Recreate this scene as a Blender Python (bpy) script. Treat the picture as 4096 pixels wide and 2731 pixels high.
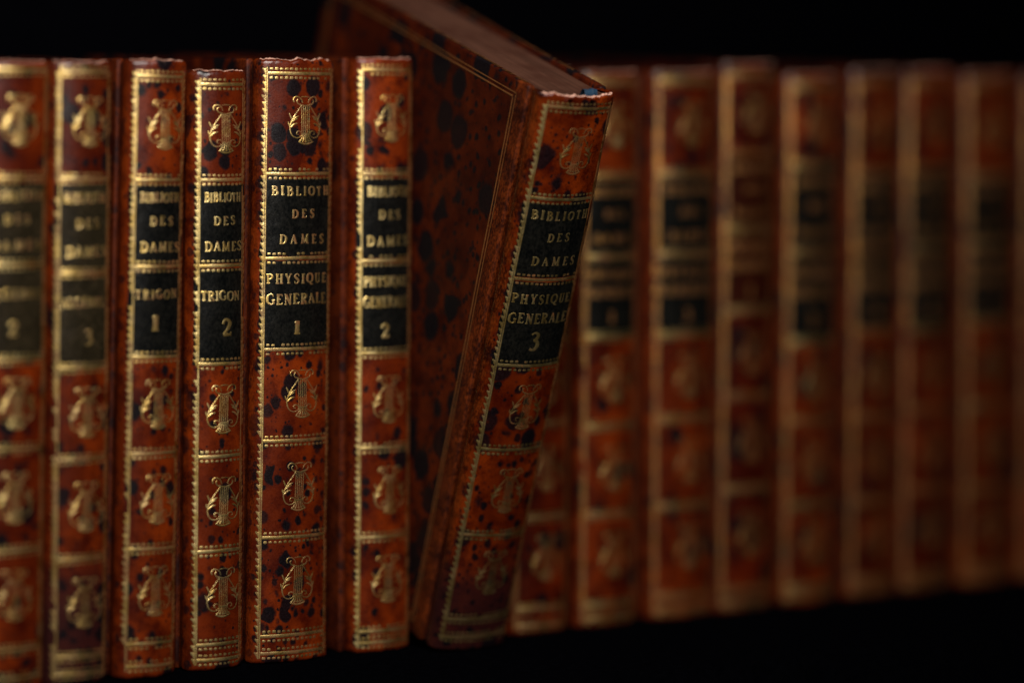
import bpy, math, random
from mathutils import Vector, noise

sc = bpy.context.scene
for o in list(bpy.data.objects):
    bpy.data.objects.remove(o)
MM = 0.001
R = math.radians

# ------------------------------------------------------------------ camera
cam = bpy.data.cameras.new('camera')
cam_o = bpy.data.objects.new('camera', cam)
sc.collection.objects.link(cam_o)
sc.camera = cam_o
YAW = R(35)
cam_o.location = (-755 * math.sin(YAW) * MM, -755 * math.cos(YAW) * MM, 132.2 * MM)
cam_o.rotation_mode = 'QUATERNION'
from mathutils import Matrix, Quaternion
q = Quaternion((0, 0, 1), -YAW) @ Quaternion((1, 0, 0), R(90)) @ Quaternion((0, 0, 1), 0.0122)
cam_o.rotation_quaternion = q
cam.sensor_width = 36
cam.lens = 112.0
cam.shift_y = -0.259
cam.clip_start = 0.05
cam.clip_end = 20
cam.dof.use_dof = True
cam.dof.focus_distance = 0.7115
cam.dof.aperture_fstop = 2.75
cam.dof.aperture_blades = 9

# ------------------------------------------------------------------ world and lamps
w = bpy.data.worlds.new('World')
sc.world = w
w.use_nodes = True
bg = w.node_tree.nodes['Background']
bg.inputs[0].default_value = (0.55, 0.65, 1.0, 1)
bg.inputs[1].default_value = 0.002


def area(name, az, el, dist, sx, sy, power, col, target=(-0.02, 0, 0.085)):
    l = bpy.data.lights.new(name, 'AREA')
    l.shape = 'RECTANGLE'
    l.size, l.size_y = sx, sy
    l.energy = power
    l.color = col
    o = bpy.data.objects.new(name, l)
    sc.collection.objects.link(o)
    t = Vector(target)
    d = Vector((math.sin(R(az)) * math.cos(R(el)), -math.cos(R(az)) * math.cos(R(el)), math.sin(R(el))))
    o.location = t + d * dist
    o.rotation_euler = (-d).to_track_quat('-Z', 'Y').to_euler()
    return o


key = area('window_light', -23, 30, 0.46, 0.28, 0.34, 1.6, (1.0, 0.955, 0.90), (-0.06, 0, 0.14))
key.data.spread = R(84)

sc.view_settings.view_transform = 'Standard'
sc.view_settings.look = 'None'
sc.view_settings.exposure = 0
sc.view_settings.gamma = 1
sc.view_settings.use_curve_mapping = False
sc.render.engine = 'CYCLES'
sc.cycles.use_denoising = True
sc.cycles.max_bounces = 6


# ------------------------------------------------------------------ node helpers
class NT:
    def __init__(self, name):
        self.m = bpy.data.materials.new(name)
        self.m.use_nodes = True
        self.t = self.m.node_tree
        self.t.nodes.clear()
        self.out = self.n('ShaderNodeOutputMaterial')

    def n(self, kind, **kw):
        nd = self.t.nodes.new(kind)
        for k, v in kw.items():
            setattr(nd, k, v)
        return nd

    def link(self, a, b):
        if isinstance(a, (int, float)):
            b.default_value = a
        elif isinstance(a, tuple):
            b.default_value = a if len(a) != 3 or b.type == 'VECTOR' else (*a, 1)
        else:
            self.t.links.new(a, b)

    def math(self, op, a, b=0.0, c=0.0, clamp=False):
        nd = self.n('ShaderNodeMath', operation=op, use_clamp=clamp)
        for i, v in enumerate((a, b, c)):
            self.link(v, nd.inputs[i])
        return nd.outputs[0]

    def vmath(self, op, a, b=(0, 0, 0)):
        nd = self.n('ShaderNodeVectorMath', operation=op)
        self.link(a, nd.inputs[0])
        self.link(b, nd.inputs[1])
        return nd.outputs[0]

    def noise(self, co, scale, detail=2.0, rough=0.5):
        nd = self.n('ShaderNodeTexNoise')
        self.link(co, nd.inputs['Vector'])
        nd.inputs['Scale'].default_value = scale
        nd.inputs['Detail'].default_value = detail
        nd.inputs['Roughness'].default_value = rough
        return nd

    def smooth(self, v, lo, hi):
        nd = self.n('ShaderNodeMapRange', interpolation_type='SMOOTHSTEP')
        self.link(v, nd.inputs[0])
        nd.inputs[1].default_value = lo
        nd.inputs[2].default_value = hi
        return nd.outputs[0]

    def mix(self, f, a, b):
        nd = self.n('ShaderNodeMix', data_type='RGBA')
        self.link(f, nd.inputs[0])
        self.link(a, nd.inputs[6])
        self.link(b, nd.inputs[7])
        return nd.outputs[2]

    def co_mm(self, seed):
        tc = self.n('ShaderNodeTexCoord')
        s = self.vmath('MULTIPLY', tc.outputs['Object'], (1000.0, 1000.0, 1000.0))
        rnd = random.Random(seed)
        off = (rnd.uniform(0, 400), rnd.uniform(0, 400), rnd.uniform(0, 400))
        return s, self.vmath('ADD', s, off)

    def principled(self):
        p = self.n('ShaderNodeBsdfPrincipled')
        self.t.links.new(p.outputs[0], self.out.inputs[0])
        return p

    def bump(self, h, strength, dist):
        b = self.n('ShaderNodeBump')
        self.link(h, b.inputs['Height'])
        b.inputs['Strength'].default_value = strength
        b.inputs['Distance'].default_value = dist
        return b.outputs[0]


def leather(seed, big=0.5, small=0.5, cell=4.8, tone=1.0, red=0.0, spec=0.32, warp=1.2, matte=0.0, rub=0.4, dark_foot=None):
    t = NT('speckled_calf_leather')
    raw, co = t.co_mm(seed)
    # splashed acid spots: two Voronoi layers, each spot with its own size, edges broken up by noise
    dn = t.noise(co, 0.45, 2.0, 0.5)
    dist = t.vmath('SCALE', t.vmath('SUBTRACT', dn.outputs['Color'], (0.5, 0.5, 0.5)))
    dist.node.inputs['Scale'].default_value = warp
    cw = t.vmath('ADD', co, dist)
    cw = t.vmath('MULTIPLY', cw, (1.0, 1.0, 0.85))

    def spots(scale, amount, rmax, soft):
        v = t.n('ShaderNodeTexVoronoi', feature='F1')
        t.link(cw, v.inputs['Vector'])
        v.inputs['Scale'].default_value = scale
        sep = t.n('ShaderNodeSeparateColor')
        t.link(v.outputs['Color'], sep.inputs[0])
        rad = t.math('MULTIPLY', t.math('POWER', t.math('MULTIPLY', t.math('SUBTRACT', sep.outputs[0], 1.0 - amount, 0), 1 / max(amount, .05), 0, True), 0.55), rmax)
        rad = t.math('SUBTRACT', rad, t.math('MULTIPLY', t.math('LESS_THAN', sep.outputs[0], 1.0 - amount), 1.0))
        return t.math('MULTIPLY', t.smooth(t.math('SUBTRACT', rad, v.outputs['Distance']), -0.03, soft), t.math('ADD', t.math('MULTIPLY', t.math('POWER', sep.outputs[1], .5), 0.2), 0.84), 0, True)

    m1 = spots(1 / cell, big, 0.54, 0.10)
    m2 = spots(0.40, small, 0.46, 0.12)
    m3 = spots(1.0, small * 0.7, 0.42, 0.14)
    mask = t.math('MAXIMUM', t.math('MAXIMUM', m1, m2), m3)
    cloud = t.noise(co, 0.16, 4.0, 0.65).outputs['Fac']
    grain = t.noise(co, 2.6, 4.0, 0.65).outputs['Fac']
    dark = (0.022 * tone, (0.0016 - 0.0005 * red) * tone, 0.0002 * tone)
    light = (0.104 * tone, (0.0128 - 0.0055 * red) * tone, 0.0007 * tone)
    base = t.mix(t.smooth(t.math('ADD', t.math('MULTIPLY', cloud, 0.75), t.math('MULTIPLY', grain, 0.25)), 0.35, 0.62), dark, light)
    wide = t.noise(t.vmath('MULTIPLY', co, (1.0, 1.0, 0.6)), 0.055, 3.0, 0.55).outputs['Fac']
    base = t.mix(t.smooth(wide, 0.62, 0.40), base, t.mix(0.62, base, dark))
    if rub > 0:
        # rubbed hinge: the surface of the leather is scuffed open along the joint
        sy = t.n('ShaderNodeSeparateXYZ')
        t.link(raw, sy.inputs[0])
        sx = t.math('LESS_THAN', sy.outputs[0], 0.0)
        wob = t.math('MULTIPLY', t.math('SUBTRACT', t.noise(co, 0.5, 4.0, .7).outputs['Fac'], 0.5), 7.0)
        yy = t.math('ADD', sy.outputs[1], wob)
        a = t.smooth(yy, -2.6, -1.2)
        b = t.smooth(yy, 8.2, 6.0)
        rm = t.math('MULTIPLY', t.math('MULTIPLY', a, b), sx)
        fib = t.noise(t.vmath('MULTIPLY', co, (1.6, 1.6, 0.8)), 1.3, 6.0, 0.75).outputs['Fac']
        rubbed = t.mix(t.smooth(t.math('ADD', t.math('MULTIPLY', fib, .65), t.math('MULTIPLY', cloud, .35)), 0.42, 0.62), (0.010, 0.0012, 0.0002), (0.085, 0.0145, 0.0018))
        base = t.mix(t.math('MULTIPLY', rm, rub), base, rubbed)
        mask = t.math('MULTIPLY', mask, t.math('SUBTRACT', 1.0, t.math('MULTIPLY', rm, 0.75 * rub)))
    if dark_foot:  # leather turns darker and purplish towards the foot, with a wavering upper edge
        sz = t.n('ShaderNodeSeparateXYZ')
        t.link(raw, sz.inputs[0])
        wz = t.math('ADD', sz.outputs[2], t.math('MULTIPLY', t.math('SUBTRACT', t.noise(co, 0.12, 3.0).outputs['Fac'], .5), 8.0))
        base = t.mix(t.math('MULTIPLY', t.smooth(wz, dark_foot + 7, dark_foot - 9), 0.85), base, (0.011, 0.0030, 0.0032))
    spotc = t.mix(t.smooth(grain, 0.35, 0.7), (0.0008, 0.0008, 0.0012), (0.0030, 0.0024, 0.0034))
    col = t.mix(t.math('MULTIPLY', mask, 0.97), base, spotc)
    p = t.principled()
    t.link(col, p.inputs['Base Color'])
    rough = t.math('ADD', t.math('MULTIPLY', grain, 0.16), 0.20 + matte)
    t.link(rough, p.inputs['Roughness'])
    p.inputs['Specular IOR Level'].default_value = spec
    pores = t.n('ShaderNodeTexVoronoi', feature='F1')
    t.link(co, pores.inputs['Vector'])
    pores.inputs['Scale'].default_value = 3.0
    h = t.math('ADD', t.math('MULTIPLY', grain, 1.0), t.math('MULTIPLY', pores.outputs['Distance'], 0.35))
    if rub > 0:
        h = t.math('ADD', h, t.math('MULTIPLY', t.math('MULTIPLY', fib, rm), 2.6 * rub))
    t.link(t.bump(h, 0.36, 0.00006), p.inputs['Normal'])
    return t.m


def label_leather(a, b):
    t = NT('label_morocco_leather')
    raw, co = t.co_mm(7)
    oi = t.n('ShaderNodeObjectInfo')
    co = t.vmath('ADD', co, oi.outputs['Random'])
    g = t.noise(t.vmath('MULTIPLY', co, (1.4, 1.4, 1.0)), 1.15, 6.0, 0.7).outputs['Fac']
    c = t.noise(co, 0.25, 3.0, 0.6).outputs['Fac']
    f = t.smooth(t.math('ADD', t.math('MULTIPLY', g, .7), t.math('MULTIPLY', c, .3)), 0.38, 0.66)
    p = t.principled()
    t.link(t.mix(f, a, b), p.inputs['Base Color'])
    t.link(t.math('ADD', t.math('MULTIPLY', g, 0.20), 0.15), p.inputs['Roughness'])
    p.inputs['Specular IOR Level'].default_value = 0.32
    t.link(t.bump(g, 0.6, 0.00008), p.inputs['Normal'])
    return t.m


def gold_mat(name, wear, lo=(0.52, 0.34, 0.10), hi=(0.84, 0.64, 0.27)):
    t = NT(name)
    raw, co = t.co_mm(3)
    oi = t.n('ShaderNodeObjectInfo')
    rv = t.vmath('SCALE', (37.0, 91.0, 53.0))
    t.link(oi.outputs['Random'], rv.node.inputs['Scale'])
    co = t.vmath('ADD', co, rv)
    fine = t.noise(co, 3.2, 3.0, 0.6).outputs['Fac']
    coarse = t.noise(co, 0.33, 3.0, 0.6).outputs['Fac']
    gold = t.n('ShaderNodeBsdfPrincipled')
    gold.inputs['Metallic'].default_value = 1.0
    t.link(t.mix(t.smooth(coarse, .35, .65), lo, hi), gold.inputs['Base Color'])
    t.link(t.math('ADD', t.math('MULTIPLY', fine, 0.26), 0.24), gold.inputs['Roughness'])
    t.link(t.bump(fine, 0.55, 0.000055), gold.inputs['Normal'])
    worn = t.n('ShaderNodeBsdfPrincipled')
    worn.inputs['Base Color'].default_value = (0.085, 0.032, 0.010, 1)
    worn.inputs['Roughness'].default_value = 0.5
    worn.inputs['Specular IOR Level'].default_value = 0.2
    m = t.n('ShaderNodeMixShader')
    f = t.math('ADD', t.math('MULTIPLY', fine, .5), t.math('MULTIPLY', coarse, .5))
    t.link(t.math('MULTIPLY', t.smooth(f, .56 - wear, .64 - wear), 0.85), m.inputs[0])
    t.t.links.new(gold.outputs[0], m.inputs[1])
    t.t.links.new(worn.outputs[0], m.inputs[2])
    t.t.links.new(m.outputs[0], t.out.inputs[0])
    return t.m


def page_mat():
    t = NT('aged_page_edges')
    raw, co = t.co_mm(11)
    st = t.noise(t.vmath('MULTIPLY', co, (3.5, 0.03, 0.03)), 1.0, 3.0, 0.6).outputs['Fac']
    cl = t.noise(co, 0.12, 4.0, 0.6).outputs['Fac']
    p = t.principled()
    c = t.mix(t.smooth(st, .3, .7), (0.012, 0.0040, 0.0022), (0.072, 0.029, 0.017))
    c = t.mix(t.smooth(cl, .42, .7), c, (0.030, 0.010, 0.0055))
    t.link(c, p.inputs['Base Color'])
    p.inputs['Roughness'].default_value = 0.6
    p.inputs['Specular IOR Level'].default_value = 0.12
    t.link(t.bump(st, 0.5, 0.00012), p.inputs['Normal'])
    return t.m


def plain(name, col, rough, spec=0.3, nscale=0.8, var=0.4, bump=0.3):
    t = NT(name)
    raw, co = t.co_mm(5)
    g = t.noise(co, nscale, 4.0, .65).outputs['Fac']
    p = t.principled()
    t.link(t.mix(t.smooth(g, .3, .7), tuple(c * (1 - var) for c in col), tuple(c * (1 + var) for c in col)), p.inputs['Base Color'])
    p.inputs['Roughness'].default_value = rough
    p.inputs['Specular IOR Level'].default_value = spec
    t.link(t.bump(g, bump, 0.0002), p.inputs['Normal'])
    return t.m


GOLD = gold_mat('tooled_gold_leaf', 0.0)
GOLD_WORN = gold_mat('worn_gold_leaf', 0.075)
GOLD_DULL = gold_mat('faint_gold_fillet', 0.12, (0.42, 0.20, 0.045), (0.66, 0.38, 0.115))
FILLET = gold_mat('rubbed_gold_fillet', 0.17, (0.40, 0.22, 0.06), (0.60, 0.38, 0.14))
BLACK = label_leather((0.0007, 0.0009, 0.0009), (0.0048, 0.0044, 0.0034))
OLIVE = label_leather((0.005, 0.0038, 0.0018), (0.018, 0.0125, 0.006))
MAROON = label_leather((0.006, 0.001, 0.0004), (0.020, 0.003, 0.001))
PAGES = page_mat()
FRAY = plain('frayed_leather_edge', (0.30, 0.16, 0.115), 0.7, .3, 1.5, .5, .6)
BLUE = plain('blue_paper', (0.004, 0.017, 0.034), 0.6, .3, 1.5, .5, .6)
CLOTH = plain('black_cloth', (0.0006, 0.0006, 0.0009), 1.0, 0.0, 0.5, .3, .2)

# ------------------------------------------------------------------ setting: the black shelf and the dark behind


def mesh_obj(name, verts, faces, mat, parent=None, smooth=True):
    me = bpy.data.meshes.new(name)
    me.from_pydata([tuple(c * MM for c in v) for v in verts], [], faces)
    me.materials.append(mat)
    if smooth:
        me.polygons.foreach_set('use_smooth', [True] * len(me.polygons))
    me.update()
    o = bpy.data.objects.new(name, me)
    sc.collection.objects.link(o)
    if parent:
        o.parent = parent
    return o


def box(x0, x1, y0, y1, z0, z1):
    v = [(x, y, z) for z in (z0, z1) for y in (y0, y1) for x in (x0, x1)]
    f = [(0, 2, 3, 1), (4, 5, 7, 6), (0, 1, 5, 4), (1, 3, 7, 5), (3, 2, 6, 7), (2, 0, 4, 6)]
    return v, f


def setting(o, label):
    o['kind'] = 'structure'
    o['label'] = label


setting(mesh_obj('shelf', *box(-420, 620, -60, 128, -18, 0), CLOTH, smooth=False), 'black shelf that the row of leather books stands on')
setting(mesh_obj('back_wall', *box(-420, 620, 129, 145, -18, 420), CLOTH, smooth=False), 'black background behind the row of books')

# ------------------------------------------------------------------ the spine surface
PHI = R(22)
RS = 3.2


class Spine:
    """u = arc length from the middle of the spine, z = height, off = height above the leather (mm)"""

    def __init__(self, w, H, seed):
        self.w, self.H, self.seed = w, H, seed
        self.R = (w - RS * (1 - math.sin(PHI))) / math.sin(PHI)
        self.c = self.R * math.sin(PHI)
        self.ue = self.R * PHI
        self.umax = self.ue + RS * (math.pi / 2 - PHI)

    def prof(self, u):
        s, a = (1, u) if u >= 0 else (-1, -u)
        if a <= self.ue:
            p = a / self.R
            x, y = self.R * math.sin(p), -RS * math.cos(PHI) - self.R * (math.cos(p) - math.cos(PHI))
        elif a <= self.umax:
            p = PHI + (a - self.ue) / RS
            x, y = self.w - RS + RS * math.sin(p), -RS * math.cos(p)
        else:
            p = math.pi / 2
            x, y = self.w, a - self.umax
        return s * x, y, s * math.sin(p), -math.cos(p)

    def disp(self, u, z):
        k = self.seed * 17.3
        return 0.13 * noise.noise(Vector((u * .16 + k, z * .07, k))) + 0.05 * noise.noise(Vector((u * .5, z * .4 + k, k)))

    def at(self, u, z, off=0.0):
        x, y, nx, ny = self.prof(u)
        d = self.disp(u, z) + off
        return (x + nx * d, y + ny * d, z)


class MB:
    def __init__(self, S, off=0.03, dome=0.07):
        self.S, self.off, self.dome = S, off, dome
        self.v, self.f, self.k = [], [], 0

    def ribbon(self, pts, width, seg=None):
        """a raised stroke along pts; width a number or one per point"""
        n = len(pts)
        wd = [width] * n if isinstance(width, (int, float)) else width
        o = self.off + 0.004 * (self.k % 9)
        self.k += 1
        b = len(self.v)
        for i, (u, z) in enumerate(pts):
            a, c = pts[max(i - 1, 0)], pts[min(i + 1, n - 1)]
            tx, tz = c[0] - a[0], c[1] - a[1]
            L = math.hypot(tx, tz) or 1
            nx, nz = -tz / L * wd[i] / 2, tx / L * wd[i] / 2
            self.v += [self.S.at(u + nx, z + nz, o), self.S.at(u, z, o + min(self.dome, wd[i] * .20)), self.S.at(u - nx, z - nz, o)]
        for i in range(n - 1):
            q = b + i * 3
            self.f += [(q, q + 3, q + 4, q + 1), (q + 1, q + 4, q + 5, q + 2)]

    def blob(self, pts, centre=None):
        """a filled raised shape, star-shaped round its middle"""
        o = self.off + 0.004 * (self.k % 9)
        self.k += 1
        n = len(pts)
        cu, cz = centre or (sum(p[0] for p in pts) / n, sum(p[1] for p in pts) / n)
        b = len(self.v)
        self.v.append(self.S.at(cu, cz, o + self.dome * .7))
        self.v += [self.S.at(u, z, o) for u, z in pts]
        self.f += [(b, b + 1 + (i + 1) % n, b + 1 + i) for i in range(n)]

    def build(self, name, mat, parent):
        return mesh_obj(name, self.v, self.f, mat, parent)


def spline(cp, n=6):
    """Catmull-Rom through the control points"""
    P = [cp[0]] + list(cp) + [cp[-1]]
    out = []
    for i in range(1, len(P) - 2):
        for k in range(n):
            t = k / n
            a, b, c, d = P[i - 1], P[i], P[i + 1], P[i + 2]
            out.append(tuple(.5 * (2 * b[j] + (c[j] - a[j]) * t + (2 * a[j] - 5 * b[j] + 4 * c[j] - d[j]) * t * t + (3 * b[j] - a[j] - 3 * c[j] + d[j]) * t ** 3) for j in range(len(b))))
    out.append(tuple(cp[-1]))
    return out


# lettering: each glyph is strokes (x, y, width) in a box one capital high
def st(x, y0=0, y1=1, wd=.2):
    return [(x, y0, wd), (x, (y0 + y1) / 2, wd * .92), (x, y1, wd)]


def sf(x, y, h=.17):
    return [(x - h, y, .075), (x, y, .1), (x + h, y, .075)]


def cv(*p):
    return spline(p, 5)


B_UP = cv((.2, .96, .08), (.46, .94, .12), (.58, .76, .2), (.46, .56, .12), (.2, .53, .08))
GL = {
    'I': (.40, [st(.2), sf(.2, .04), sf(.2, .96)]),
    'B': (.74, [st(.2), sf(.17, .04, .14), sf(.17, .96, .14), B_UP, cv((.2, .53, .08), (.54, .5, .12), (.66, .27, .22), (.5, .06, .12), (.2, .04, .08))]),
    'L': (.66, [st(.2), sf(.2, .04), sf(.2, .96), [(.2, .04, .09), (.56, .04, .1), (.6, .2, .07)]]),
    'O': (.84, [cv((.42, .98, .1), (.14, .8, .17), (.08, .5, .2), (.14, .2, .17), (.42, .02, .1), (.7, .2, .17), (.76, .5, .2), (.7, .8, .17), (.42, .98, .1))]),
    'T': (.70, [st(.35), sf(.35, .04), [(.06, .78, .06), (.08, .95, .1), (.62, .95, .1), (.64, .78, .06)]]),
    'H': (.86, [st(.2), st(.66), sf(.2, .04), sf(.2, .96), sf(.66, .04), sf(.66, .96), [(.2, .5, .09), (.66, .5, .09)]]),
    'D': (.82, [st(.2), sf(.17, .04, .14), sf(.17, .96, .14), cv((.2, .96, .08), (.5, .93, .12), (.72, .7, .19), (.74, .45, .21), (.66, .2, .17), (.46, .05, .1), (.2, .04, .08))]),
    'E': (.70, [st(.2), sf(.17, .04, .14), sf(.17, .96, .14), [(.2, .96, .09), (.58, .96, .09), (.6, .8, .07)], [(.2, .52, .08), (.46, .52, .1)], [(.2, .04, .09), (.6, .04, .09), (.64, .22, .07)]]),
    'S': (.62, [cv((.53, .76, .07), (.5, .93, .1), (.3, .98, .09), (.1, .82, .14), (.16, .63, .2), (.42, .42, .2), (.52, .22, .15), (.34, .02, .09), (.12, .06, .1), (.07, .26, .07))]),
    'A': (.80, [[(.12, .04, .09), (.38, .98, .1)], [(.38, .98, .12), (.65, .04, .21)], sf(.12, .04, .12), sf(.66, .04, .14), [(.22, .36, .08), (.54, .36, .08)]]),
    'M': (1.0, [[(.16, .04, .1), (.2, .96, .1)], [(.2, .96, .18), (.5, .08, .16)], [(.5, .08, .08), (.8, .96, .1)], st(.82), sf(.16, .04, .13), sf(.83, .04), sf(.18, .96, .12), sf(.84, .96, .12)]),
    'P': (.70, [st(.2), sf(.2, .04), sf(.17, .96, .14), cv((.2, .96, .08), (.5, .94, .12), (.62, .73, .21), (.48, .5, .12), (.2, .47, .08))]),
    'Y': (.76, [[(.12, .96, .2), (.37, .45, .17)], [(.62, .96, .09), (.4, .45, .09)], st(.38, 0, .5, .19), sf(.38, .04), sf(.13, .96, .13), sf(.62, .96, .12)]),
    'Q': (.86, [cv((.42, .98, .1), (.14, .8, .17), (.08, .5, .2), (.14, .2, .17), (.42, .02, .1), (.7, .2, .17), (.76, .5, .2), (.7, .8, .17), (.42, .98, .1)), cv((.4, .06, .08), (.6, -.14, .16), (.86, -.16, .06))]),
    'U': (.80, [st(.2, .25), cv((.2, .3, .19), (.26, .1, .15), (.42, .02, .1), (.58, .12, .1), (.62, .3, .09)), st(.62, .25, 1, .1), sf(.2, .96), sf(.62, .96, .13)]),
    'G': (.84, [cv((.66, .74, .08), (.58, .92, .1), (.4, .98, .1), (.15, .8, .16), (.09, .5, .2), (.15, .2, .17), (.42, .02, .1), (.6, .07, .1), (.68, .2, .13)), st(.68, .06, .42, .19), sf(.66, .42, .14)]),
    'N': (.84, [st(.18, 0, 1, .1), [(.18, .96, .2), (.66, .06, .18)], st(.66, 0, 1, .1), sf(.18, .04, .13), sf(.14, .96, .1), sf(.66, .96, .13)]),
    'R': (.78, [st(.2), sf(.2, .04), sf(.17, .96, .14), B_UP, [(.36, .53, .14), (.62, .05, .2), (.74, .04, .08)]]),
    '1': (.50, [st(.26, 0, 1, .3), sf(.26, .04, .24), [(.04, .84, .08), (.2, .95, .14)]]),
    '2': (.70, [cv((.1, .72, .14), (.2, .94, .12), (.42, .97, .13), (.58, .78, .2), (.46, .48, .17), (.12, .08, .1)), [(.08, .06, .14), (.4, .08, .15), (.6, .06, .13), (.66, .24, .06)]]),
    '3': (.66, [cv((.08, .86, .09), (.26, .98, .1), (.5, .86, .16), (.44, .64, .16), (.24, .54, .09)), cv((.24, .54, .09), (.5, .46, .16), (.56, .22, .2), (.36, -.02, .12), (.1, .06, .12))]),
}


def write(mb, text, u0, u1, z, h, rnd):
    """capitals spread between u0 and u1, base line z"""
    wid = [GL[ch][0] * h for ch in text]
    n = len(text)
    sx = 1.0
    gap = ((u1 - u0) - sum(wid)) / max(n - 1, 1)
    if gap < 0.12 and n > 1:
        sx = ((u1 - u0) - 0.12 * (n - 1)) / sum(wid)
        gap = 0.12
    x = u0 if n > 1 else (u0 + u1 - wid[0]) / 2
    for ch, wd in zip(text, wid):
        dz, sl = rnd.uniform(-.05, .05) * h, rnd.uniform(-.05, .05)
        for s in GL[ch][1]:
            mb.ribbon([(x + (p[0] + sl * p[1]) * h * sx, z + dz + p[1] * h) for p in s], [p[2] * h * (.55 + .45 * sx) * 1.28 for p in s])
        x += wd * sx + gap


# the lyre tool, half of it (mirrored), x in widths, y in heights
def lyre(mb, cu, cz, wd, ht, rnd):
    tilt = rnd.uniform(-.03, .03)

    def T(p):
        y = (p[1] - .5) * ht
        return (cu + p[0] * wd + tilt * y, cz + y)

    def rib(cp, n=5):
        s = spline(cp, n)
        mb.ribbon([T(p) for p in s], [p[2] * wd * .70 for p in s])

    for x in (-.112, -.056, 0, .056, .112):
        rib([(x, .79, .028), (x, .5, .03), (x, .25, .028)], 4)
    rib([(-.14, .225, .05), (0, .22, .055), (.14, .225, .05)], 4)
    for i in range(5):                                    # fluted foot
        k = (i - 2) / 2
        rib([(k * .085, .205, .035), (k * .12, .12, .045), (k * .2, .05, .05)], 3)
    rib([(-.225, .055, .04), (-.1, .02, .06), (0, .01, .065), (.1, .02, .06), (.225, .055, .04)], 4)
    rib([(-.19, .095, .02), (0, .065, .03), (.19, .095, .02)], 4)
    rib([(-.13, .975, .02), (0, .985, .03), (.13, .975, .02)], 4)
    rib([(-.17, .835, .02), (0, .795, .035), (.17, .835, .02)], 4)
    for s in (-1, 1):
        M = lambda cp: [(a * s, b, c) for a, b, c in cp]
        rib(M([(.33, .875, .05), (.35, .93, .05), (.29, .98, .04), (.2, .975, .035), (.12, .925, .035), (.09, .86, .03)]))
        rib(M([(.22, .93, .035), (.25, .89, .04), (.21, .835, .04), (.12, .81, .035), (.04, .802, .03)]))
        rib(M([(.13, .80, .03), (.22, .70, .04), (.33, .585, .04), (.41, .47, .045), (.455, .36, .05), (.44, .25, .05), (.38, .17, .04), (.27, .135, .035), (.16, .16, .03),
               (.12, .22, .03), (.17, .27, .03), (.25, .265, .03), (.27, .215, .03), (.21, .205, .025)]), 4)
        rib(M([(.39, .50, .05), (.43, .57, .06), (.475, .645, .03)]), 3)
        rib(M([(.45, .36, .05), (.485, .41, .055), (.50, .465, .025)]), 3)
        rib(M([(.37, .50, .04), (.29, .55, .06), (.20, .585, .02)]), 3)
        rib(M([(.405, .455, .04), (.32, .505, .055), (.24, .53, .02)]), 3)
        rib(M([(.44, .345, .05), (.35, .41, .065), (.24, .435, .02)]), 3)


def dots(mb, u0, u1, z, rnd, pitch=1.16, miss=.05, skew=0):
    n = int((u1 - u0) / pitch)
    for i in range(n):
        if rnd.random() < miss:
            continue
        u = u0 + (i + .5) * (u1 - u0) / n
        a, b = .41 * rnd.uniform(.85, 1.1), .30 * rnd.uniform(.75, 1.1)
        zz = z + rnd.uniform(-.04, .04)
        mb.blob([(u + a * math.copysign(abs(math.cos(t)) ** .6, math.cos(t)), zz + b * math.copysign(abs(math.sin(t)) ** .6, math.sin(t))) for t in [k * math.pi / 5 for k in range(10)]])


def gilt_band(S, z, rnd, parent, mat, rows=(1, -1), gap=1.0, slope=0.0):
    mb = MB(S)
    u0, u1 = -S.ue + .15, S.ue - .1
    n = 26
    k = rnd.uniform(0, 99)
    pts = []
    for i in range(n + 1):
        u = u0 + (u1 - u0) * i / n
        pts.append((u, z + .07 * noise.noise(Vector((u * .3, k, 0))) + slope * u))
    mb.ribbon(pts, [.74 * (1 + .12 * noise.noise(Vector((p[0], k, 5)))) for p in pts])
    for r in rows:
        dots(mb, u0 + .2, u1, z + r * gap, rnd)
    return mb.build('gilt_band', mat, parent)


TOOTH = [(0, -.62), (-.30, -.50), (-.52, -.18), (-.78, .10), (-1.02, .30), (-1.0, .46), (-.74, .50), (-.5, .40), (-.28, .44), (0, .56)]


def gilt_border(S, side, z0, z1, rnd, parent, mat):
    mb = MB(S)
    e = side * S.ue
    k = rnd.uniform(0, 99)
    n = 90
    pts = [(e + .10 * noise.noise(Vector((i * .12, k, 0))), z0 + (z1 - z0) * i / n) for i in range(n + 1)]
    mb.ribbon(pts, [.36 * (1 + .3 * noise.noise(Vector((i * .3, k, 9)))) for i in range(n + 1)])
    pitch = 1.5
    m = int((z1 - z0) / pitch)
    for i in range(m):
        z = z0 + (i + .5) * pitch
        if noise.noise(Vector((z * .09, k, 3))) > .33 and rnd.random() < .6:
            continue
        s = rnd.uniform(.74, 1.04)
        du = .10 * noise.noise(Vector(((z - z0) / (z1 - z0) * n * .12, k, 0)))
        mb.blob([(e + du + side * (.26 - p[0] * s), z + p[1] * pitch * .98) for p in TOOTH], (e + du + side * .62, z + .06))
    return mb.build('gilt_border', mat, parent)


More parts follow.
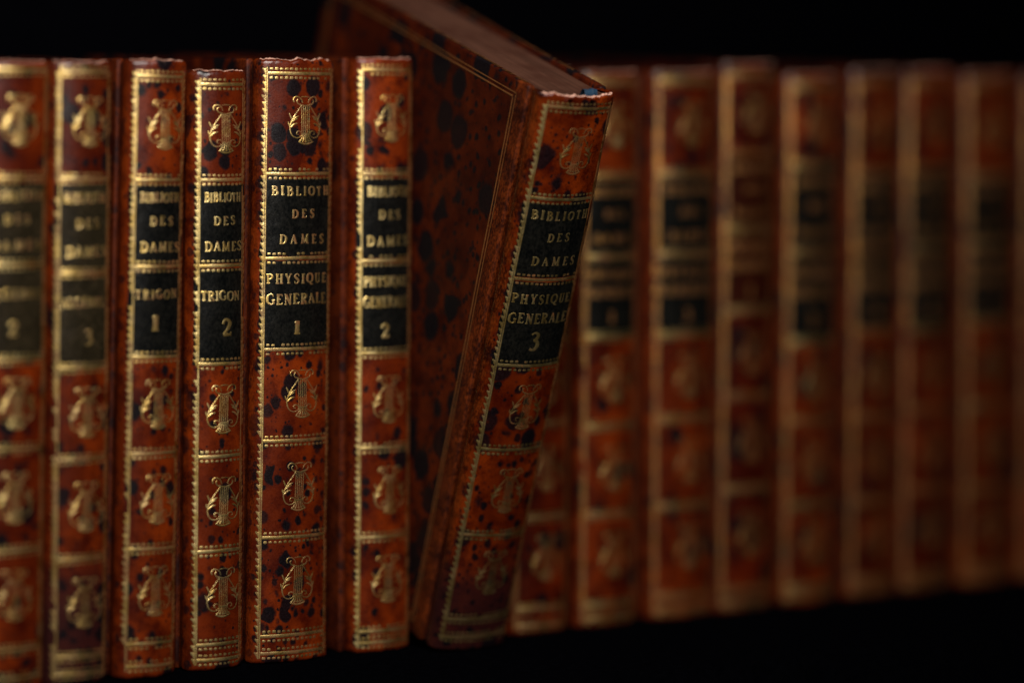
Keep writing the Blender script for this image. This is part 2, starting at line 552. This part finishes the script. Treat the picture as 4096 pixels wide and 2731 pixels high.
def label_panel(S, z0, z1, rnd, parent, mat, ragged=0.35):
    nu, nz = 40, 30
    k = rnd.uniform(0, 99)
    v, f = [], []
    for j in range(nz + 1):
        for i in range(nu + 1):
            a, b = i / nu, j / nz
            z = z0 + (z1 - z0) * b
            ul = -S.ue - 1.15 - ragged * (1.0 + 1.6 * noise.noise(Vector((z * .22, k, 0))))
            ur = S.ue + 1.0 + ragged * noise.noise(Vector((z * .3, k, 7)))
            u = ul + (ur - ul) * a
            zz = z
            if j == 0:
                zz += .25 * noise.noise(Vector((u * .5, k, 2)))
            if j == nz:
                zz += .15 * noise.noise(Vector((u * .5, k, 4)))
            edge = min(a, 1 - a, b, 1 - b) < 1e-6
            v.append(S.at(u, zz, -.04 if edge else .012))
    for j in range(nz):
        for i in range(nu):
            q = j * (nu + 1) + i
            f.append((q, q + 1, q + nu + 2, q + nu + 1))
    return mesh_obj('label_panel', v, f, mat, parent)


def spine_mesh(S, rnd, ragged, capr=0.9):
    H = S.H
    us = []
    left = [-(S.umax + 3.0), -(S.umax + 1.8), -(S.umax + .8)]
    us += left
    for i in range(9):
        us.append(-S.umax + (S.umax - S.ue) * i / 9)
    for i in range(37):
        us.append(-S.ue + 2 * S.ue * i / 36)
    for i in range(1, 10):
        us.append(S.ue + (S.umax - S.ue) * i / 9)
    us += [-x for x in reversed(left)]
    rows = []                                            # (z, inward offset, end weight)
    k = 5
    for i in range(k + 1):
        a = math.pi / 2 * i / k
        rows.append((capr - capr * math.sin(a), capr * (1 - math.cos(a)) , 1.0))
    rows = [(z, o, wgt) for z, o, wgt in rows][::-1]
    bot = [(0.25, 1.7, 1)] + rows
    n = 110
    mid = [(capr + .4 + (H - 2 * capr - .8) * i / n, 0, 0) for i in range(n + 1)]
    top = [(H - z, o, wgt) for z, o, wgt in rows[::-1]] + [(H - .35, 1.7, 1)]
    allr = bot + mid + top
    ks = S.seed * 3.1
    v, f = [], []
    for (z, o, wgt) in allr:
        for u in us:
            up = z > H / 2
            zz, oo = z, o
            if wgt:
                nz = noise.noise(Vector((u * .45, ks, 1 + up))) + .6 * noise.noise(Vector((u * 1.7, ks, 4 + up)))
                zz += (ragged if up else .3) * nz * (1 if up else .6) - (ragged * .4 if up else 0)
                oo += .12 * noise.noise(Vector((u * 2.1, z, ks)))
                if not up:
                    zz = max(zz, 0.02)
            x, y, z2 = S.at(u, zz, -oo)
            if abs(u) > S.umax + .3:
                g = (abs(u) - S.umax) / 3.0
                x -= math.copysign(.75 * math.sin(min(g, 1) * 2.2), x)
            v.append((x, y, z2))
    m = len(us)
    for j in range(len(allr) - 1):
        for i in range(m - 1):
            q = j * m + i
            f.append((q, q + 1, q + m + 1, q + m))
    return v, f


def board_mesh(S, side, depth, rnd, bo=.35):
    """a cover board, its edges rounded and a little uneven"""
    x1, th = S.w + bo, 2.0
    y0, y1, H = (2.3 if bo < 1 else .3), depth, S.H
    r = .55
    prof = []
    for cx, cy, a0 in ((x1 - r, y0 + r, -90), (x1 - r, y1 - r, 0), (x1 - th + r, y1 - r, 90), (x1 - th + r, y0 + r, 180)):
        for i in range(4):
            a = R(a0 + 30 * i)
            prof.append((cx + r * math.cos(a), cy + r * math.sin(a)))
    # long runs of y so that the surface can wave
    pts = []
    n = len(prof)
    for i in range(n):
        a, b = prof[i], prof[(i + 1) % n]
        pts.append(a)
        if math.hypot(a[0] - b[0], a[1] - b[1]) > 10:
            for q in range(1, 16):
                pts.append((a[0] + (b[0] - a[0]) * q / 16, a[1] + (b[1] - a[1]) * q / 16))
    cx, cy = x1 - th / 2, (y0 + y1) / 2
    rows = [(0.05, .5), (.2, .2), (.55, 0)] + [(H * i / 24, 0) for i in range(1, 24)] + [(H - .55, 0), (H - .2, .2), (H - .05, .5)]
    v, f = [], []
    for z, o in rows:
        for (x, y) in pts:
            sx, sy = (1 if x > cx else -1), (1 if y > y1 - 1.1 else (-1 if y < y0 + 1.1 else 0))
            dx = .10 * noise.noise(Vector((y * .05, z * .05, S.seed * 5.7 + side)))
            zz = z + (.12 * noise.noise(Vector((y * .2, S.seed, side))) if z > H - 1 else 0)
            v.append((side * (x - sx * o * .6 + dx), y - sy * o * .6, zz))
    m = len(pts)
    for j in range(len(rows) - 1):
        for i in range(m):
            a, b = j * m + i, j * m + (i + 1) % m
            f.append((a, b, b + m, a + m))
    f.append(tuple(range(m))[::-1])
    f.append(tuple((len(rows) - 1) * m + i for i in range(m)))
    return v, f


def page_mesh(S, depth, inset_top=1.9):
    z0, z1 = 2.0, S.H - inset_top
    pts = []
    us = [-S.ue + 2 * S.ue * i / 20 for i in range(21)]
    sc_ = (S.w - 1.85) / S.c
    for u in us:
        x, y, nx, ny = S.prof(u)
        pts.append((x * sc_ * .985 if abs(x) < S.c else x, y + 1.15))
    xe = S.w - 1.85
    for i in range(11):
        t = i / 10 * 2 - 1
        pts.append((-t * xe, depth - 3.0 - 1.6 * (1 - t * t)))
    v = [(x, y, z0) for x, y in pts] + [(x, y, z1) for x, y in pts]
    m = len(pts)
    f = [(i, (i + 1) % m, m + (i + 1) % m, m + i) for i in range(m)]
    f += [tuple(range(m))[::-1], tuple(range(m, 2 * m))]
    return v, f


def fillet(S, side, depth, parent, bo=.35):
    """double gilt line round the cover"""
    v, f = [], []
    x = side * (S.w + bo)
    H = S.H

    def strip(pts, wd):
        b = len(v)
        n = len(pts)
        for i, (y, z) in enumerate(pts):
            a, c = pts[max(i - 1, 0)], pts[min(i + 1, n - 1)]
            L = math.hypot(c[0] - a[0], c[1] - a[1])
            ny, nz = -(c[1] - a[1]) / L * wd / 2, (c[0] - a[0]) / L * wd / 2
            for s, o in ((1, .02), (0, .05), (-1, .02)):
                yy, zz = y + s * ny, z + s * nz
                dx = .10 * noise.noise(Vector((yy * .05, zz * .05, S.seed * 5.7 + side)))
                v.append((x + side * (dx + o + .06) , yy, zz))
        for i in range(n - 1):
            q = b + i * 3
            f.extend([(q, q + 3, q + 4, q + 1), (q + 1, q + 4, q + 5, q + 2)])

    for ins, wd in ((6.2, .30), (7.2, .42)):
        e = ins - 3.2
        ya, yb, za, zb = ins, depth - e, e, H - e
        L = lambda a, b, n=40: [(a[0] + (b[0] - a[0]) * i / n, a[1] + (b[1] - a[1]) * i / n) for i in range(n + 1)]
        strip(L((ya, za + .3), (ya, zb - .3)), wd)
        strip(L((ya, zb), (yb, zb)), wd)
        strip(L((ya, za), (yb, za)), wd)
        strip(L((yb, za + .3), (yb, zb - .3)), wd)
    return mesh_obj('gilt_fillet', v, f, FILLET, parent)


def edge_roll(S, side, depth, parent, rnd, bo=.35):
    """slanting gilt strokes along the top edge of the board"""
    v, f = [], []
    xm = S.w + bo - 1.0
    n = int((depth - 8) / 1.1)
    for i in range(n):
        y = 4.5 + i * 1.1
        if rnd.random() < .2:
            continue
        z = S.H + .13
        b = len(v)
        v += [(side * (xm - .55), y, z), (side * (xm - .55), y + .5, z), (side * (xm + .5), y + .95, z + .0), (side * (xm + .5), y + .45, z)]
        f.append((b, b + 1, b + 2, b + 3) if side < 0 else (b, b + 3, b + 2, b + 1))
    return mesh_obj('gilt_edge_roll', v, f, GOLD_DULL, parent)


def book(label, x, w_, H, bands, seed, leather_kw, label_mat=BLACK, title=('BIBLIOTH', 'DES', 'DAMES'), sub=('PHYSIQUE', 'GENERALE'), number='1', lean=0.0,
         loc=None, rot=None, ragged=.32, capr=.9, depth=80.0, sub_pos=((.172, .278), (.39, .507)), num_pos=(.689, .837), text_u=0.5, gold=None, lyre_u=.8, left_board=.35, number_u=-.6):
    rnd = random.Random(seed * 101)
    S = Spine(w_, H, seed)
    root = bpy.data.objects.new('antique_book', None)
    sc.collection.objects.link(root)
    root.empty_display_size = .01
    root['label'] = label
    root['category'] = 'book'
    root['group'] = 'row of matching leather bound books'
    if loc is None:
        root.location = ((x - math.tan(R(lean)) * 68) * MM, rnd.uniform(-.5, .5) * MM, 0.05 * MM)
        root.rotation_euler = (0, R(lean), 0)
    else:
        root.location = tuple(c * MM for c in loc)
        root.rotation_euler = tuple(R(a) for a in rot)
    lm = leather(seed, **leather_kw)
    # the covers take a darker, more matte and more spotted leather than the spines
    bm = leather(seed + 50, **{**leather_kw, 'tone': leather_kw.get('tone', 1) * .52, 'warp': 1.8, 'small': min(.9, leather_kw['small'] * 1.25), 'big': min(1, leather_kw['big'] * 1.2), 'cell': 7.2, 'dark_foot': None, 'spec': .08, 'matte': .3})
    g = gold or (GOLD if rnd.random() < .6 else GOLD_WORN)
    v, f = spine_mesh(S, rnd, ragged, capr)
    sp = mesh_obj('spine', v, f, lm, root)
    # pale fibres where the leather turns over the head of the spine
    fv, ff = [], []
    nn = 60
    ks = seed * 3.1
    for i in range(nn + 1):
        u = (-S.ue - 2.2) + 2 * (S.ue + 2.2) * i / nn
        nz = noise.noise(Vector((u * .45, ks, 2))) + .6 * noise.noise(Vector((u * 1.7, ks, 5)))
        zt = H + ragged * nz - ragged * .4
        hgt = .10 + ragged * max(0, .8 * noise.noise(Vector((u * .9, ks, 9))) + .5 * noise.noise(Vector((u * 3, ks, 8))))
        for o, z in ((-capr * .75, zt - .05), (-capr - .05, zt + hgt), (-capr - .5, zt + hgt * .6), (-capr - .9, zt - .4)):
            px, py, nx, ny = S.prof(u)
            fv.append((px + nx * o, py + ny * o, z))
    for i in range(nn):
        for j in range(3):
            a = i * 4 + j
            ff.append((a, a + 4, a + 5, a + 1))
    mesh_obj('frayed_headcap', fv, ff, FRAY if ragged > .3 else lm, sp)
    # boards and pages
    for side in (-1, 1):
        bo = left_board if side < 0 else .35
        v, f = board_mesh(S, side, depth, rnd, bo)
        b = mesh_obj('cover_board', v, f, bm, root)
        if side < 0 or rot:
            fillet(S, side, depth, b, bo)
        edge_roll(S, side, depth, b, rnd, bo)
    v, f = page_mesh(S, depth, 1.9 if not rot else 1.0)
    mesh_obj('page_block', v, f, PAGES, root, smooth=False)
    # gilding
    head, lt, lmid, lb, b4, b5, t1, t2 = bands
    gilt_border(S, -1, t2 - 1.0, head + 1.4, rnd, root, g if seed in (4, 5, 6, 7) else (GOLD_WORN if seed < 8 else GOLD_DULL))
    gilt_border(S, 1, t2 - 1.0, head + 1.4, rnd, root, GOLD_DULL)
    zs = [(lt, (1, -1)), (lmid, (1, -1)), (lb, (1, -1)), (b4, (1, -1)), (b5, (1, -1)), (t1, (1, -1)), (t2, (1, -1) if t2 > 1.9 else (1,)), (head, (1, -1) if H - head > 2.0 else (-1,))]
    for z, rows in zs:
        gilt_band(S, z, rnd, root, g if rnd.random() < .8 else GOLD_WORN, rows, slope=rnd.uniform(-.012, .012))
    pan = [(head, lt, .465), (lb, b4, .49), (b4, b5, .48), (b5, t1, .45)]
    for a, b, c in pan:
        mb = MB(S, dome=.11)
        lyre(mb, lyre_u + rnd.uniform(-.25, .25), a + (b - a) * c, 8.7, 10.9, rnd)
        mb.build('lyre_ornament', g if rnd.random() < .75 else GOLD_WORN, root)
    U = S.ue
    p1 = label_panel(S, lmid + .02, lt - .62, rnd, root, label_mat)
    p2 = label_panel(S, lb - .75, lmid - .02, rnd, root, label_mat)
    mb = MB(S, off=.035, dome=.06)
    h1 = lt - lmid
    lh = 2.1
    spans = ((-min(U - 1.1, 7.6), U - .55), (text_u - min(3.0, U * .5), text_u + min(3.0, U * .5)), (text_u - min(6.0, U * .86), text_u + min(6.0, U * .86)))
    for line, (fa, fb), (a, b) in zip(title, ((.148, .258), (.423, .526), (.719, .83)), spans):
        dj = rnd.uniform(-.3, .3)
        write(mb, line, a + dj, b + dj, lt - h1 * fb, h1 * (fb - fa), rnd)
    tg = (g if seed > 2 else GOLD_WORN) if seed < 8 else GOLD_DULL
    mb.build('lettering', tg, p1)
    h2 = lmid - lb
    mb = MB(S, off=.035, dome=.06)
    for line, (fa, fb) in zip(sub, sub_pos):
        write(mb, line, -U + .45, U - .7, lmid - h2 * fb, h2 * (fb - fa), rnd)
    mb.build('lettering', tg, p2)
    mb = MB(S, off=.035, dome=.07)
    fa, fb = num_pos
    write(mb, number, number_u - 1, number_u + 1, lmid - h2 * fb, h2 * (fb - fa), rnd)
    mb.build('volume_number', tg, p2)
    return root, S, lm


TRI = dict(sub=('TRIGON',), sub_pos=((.258, .355),), num_pos=(.54, .71))
book('leftmost book, blurred and cut by the picture edge, faded label ending in 2', -130.9, 9.0, 134.0, (132.2, 109.2, 90.8, 70.7, 51.7, 30.1, 9.1, 3.0), 1,
     dict(big=.6, small=.5, tone=1.0), OLIVE, sub=('ALGEBRE',), sub_pos=((.26, .36),), number='2', num_pos=(.60, .76))
book('blurred book second from the left with dark foot and volume number 3', -114.2, 7.7, 134.2, (131.9, 108.9, 88.6, 68.2, 48.6, 27.1, 6.1, 2.4), 2,
     dict(big=.6, small=.6, tone=.85, dark_foot=25), OLIVE, sub=('ALGEBRE',), sub_pos=((.26, .36),), number='3', num_pos=(.60, .76), lean=-.2, number_u=1.0)
book('narrow book third from the left, TRIGON label numbered 1', -96.9, 7.6, 134.8, (131.1, 108.5, 89.6, 69.9, 48.9, 28.1, 7.5, 2.6), 3,
     dict(big=.5, small=.55, tone=.95), number='1', lean=.5, **TRI)
book('narrow book with TRIGON label numbered 2, left of the sharp volume one', -80.5, 7.4, 132.7, (129.5, 108.4, 89.4, 67.7, 47.3, 26.4, 5.8, 2.4), 4,
     dict(big=.5, small=.55, tone=1.0), number='2', lean=-.3, number_u=1.2, **TRI)
book('sharp heavily spotted PHYSIQUE GENERALE volume 1, sharpest in the row, with frayed head', -60.95, 10.3, 135.4, (132.1, 109.6, 90.7, 70.3, 49.8, 28.2, 6.2, 2.3), 5,
     dict(big=.95, small=.85, tone=1.12, rub=.6, cell=4.2), number='1', lean=.1, ragged=.45)
book('lightly spotted PHYSIQUE GENERALE volume 2 between the sharp book and the tipped one', -36.7, 8.4, 136.0, (133.2, 109.4, 89.5, 68.4, 46.7, 26.3, 4.8, 2.2), 6,
     dict(big=.42, small=.4, tone=1.05, rub=.4), number='2', lean=-.35, ragged=.35, left_board=1.4)
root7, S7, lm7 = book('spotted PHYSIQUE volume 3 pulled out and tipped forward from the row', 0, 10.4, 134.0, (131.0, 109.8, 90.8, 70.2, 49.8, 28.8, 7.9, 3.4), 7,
                      dict(big=.85, small=.75, tone=.92, rub=1.0, cell=5.6, spec=.2, dark_foot=22), number='3', loc=(-17.9, -9.0, 1.5), rot=(17.4, .3, -.5), ragged=.55, capr=.5, depth=92.0, num_pos=(.62, .82))
right = [
    ('blurred book half hidden behind the tipped volume', 8.0, 8.8, 134.0, (131, 109, 90, 70, 50, 27.7, 6.3, 2.2), 8, dict(big=.4, small=.4, tone=0.68, red=.4), BLACK, '2', 0),
    ('blurred book just right of the tipped volume, black label numbered 1', 27.6, 9.1, 133.6, (131, 108.5, 89, 69.9, 48.4, 27.1, 5.5, 2.2), 9, dict(big=.35, small=.3, tone=0.85), BLACK, '1', -.3),
    ('blurred book with bright gilt border and black label, second right of the tipped volume', 50.8, 10.3, 133.8, (131.5, 108.8, 89.2, 69.6, 49.0, 27.6, 5.6, 2.2), 10, dict(big=.45, small=.4, tone=0.81), BLACK, '3', -.25),
    ('blurred dark book with a maroon label instead of a black one', 70.4, 9.1, 136.0, (133, 113.8, 94.9, 74.9, 53.7, 30.5, 5.7, 2.2), 11, dict(big=.5, small=.5, tone=0.51, red=.6), MAROON, '1', 0),
    ('blurred orange book with black label, right of the maroon labelled one', 91.4, 9.1, 133.4, (130.5, 110.8, 88.7, 66.2, 46.4, 25.2, 4.4, 1.9), 12, dict(big=.35, small=.3, tone=0.89), BLACK, '2', 0),
    ('blurred thin brown book, fourth from the right end', 112.8, 8.6, 134.9, (131.5, 108.7, 89.3, 68.2, 46.2, 24.8, 4.6, 2.2), 13, dict(big=.3, small=.3, tone=0.64), BLACK, '1', 0),
    ('blurred dark red book with deep black label, third from the right end', 131.2, 8.9, 135.1, (131.5, 109.6, 89.0, 68.0, 47.3, 26.6, 4.7, 2.2), 14, dict(big=.45, small=.4, tone=0.59, red=.5), BLACK, '2', 0),
    ('most blurred complete book at far right with golden brown border', 152.8, 9.5, 134.2, (131.5, 107.5, 89.7, 69.1, 47.4, 25.6, 5.0, 2.2), 15, dict(big=.35, small=.3, tone=0.77), BLACK, '3', -.4),
    ('rightmost book, cut by the right edge of the picture', 175.0, 10.2, 134.2, (131.5, 108.0, 89.5, 69.0, 47.5, 26.0, 5.0, 2.2), 16, dict(big=.35, small=.3, tone=0.68), BLACK, '1', 0),
]
for lab, x, w_, H, bands, seed, kw, lmat, num, lean in right:
    book(lab, x, w_, H, bands, seed, kw, lmat, number=num, lean=lean, gold=GOLD_DULL if seed in (11, 13, 14, 16) else None)

# torn scrap of blue paper standing at the head of the tipped volume
def scrap(S, root):
    v, f = [], []
    n = 14
    for i in range(n + 1):
        u = .6 + 4.0 * i / n
        px, py, nx, ny = S.prof(u)
        a = .5 * noise.noise(Vector((u * 1.3, 4, 2)))
        for o, z in ((-.9, S.H - 1.2), (-1.0, S.H - .25), (-1.5 - .4 * a, S.H + .95 + a * .9), (-2.6 - a, S.H + .75 + .5 * a), (-2.9, S.H - .95)):
            v.append((px + nx * o, py + ny * o, z))
    for i in range(n):
        for j in range(4):
            q = i * 5 + j
            f.append((q, q + 5, q + 6, q + 1))
    mesh_obj('blue_endband', v, f, BLUE, root)


scrap(S7, root7)
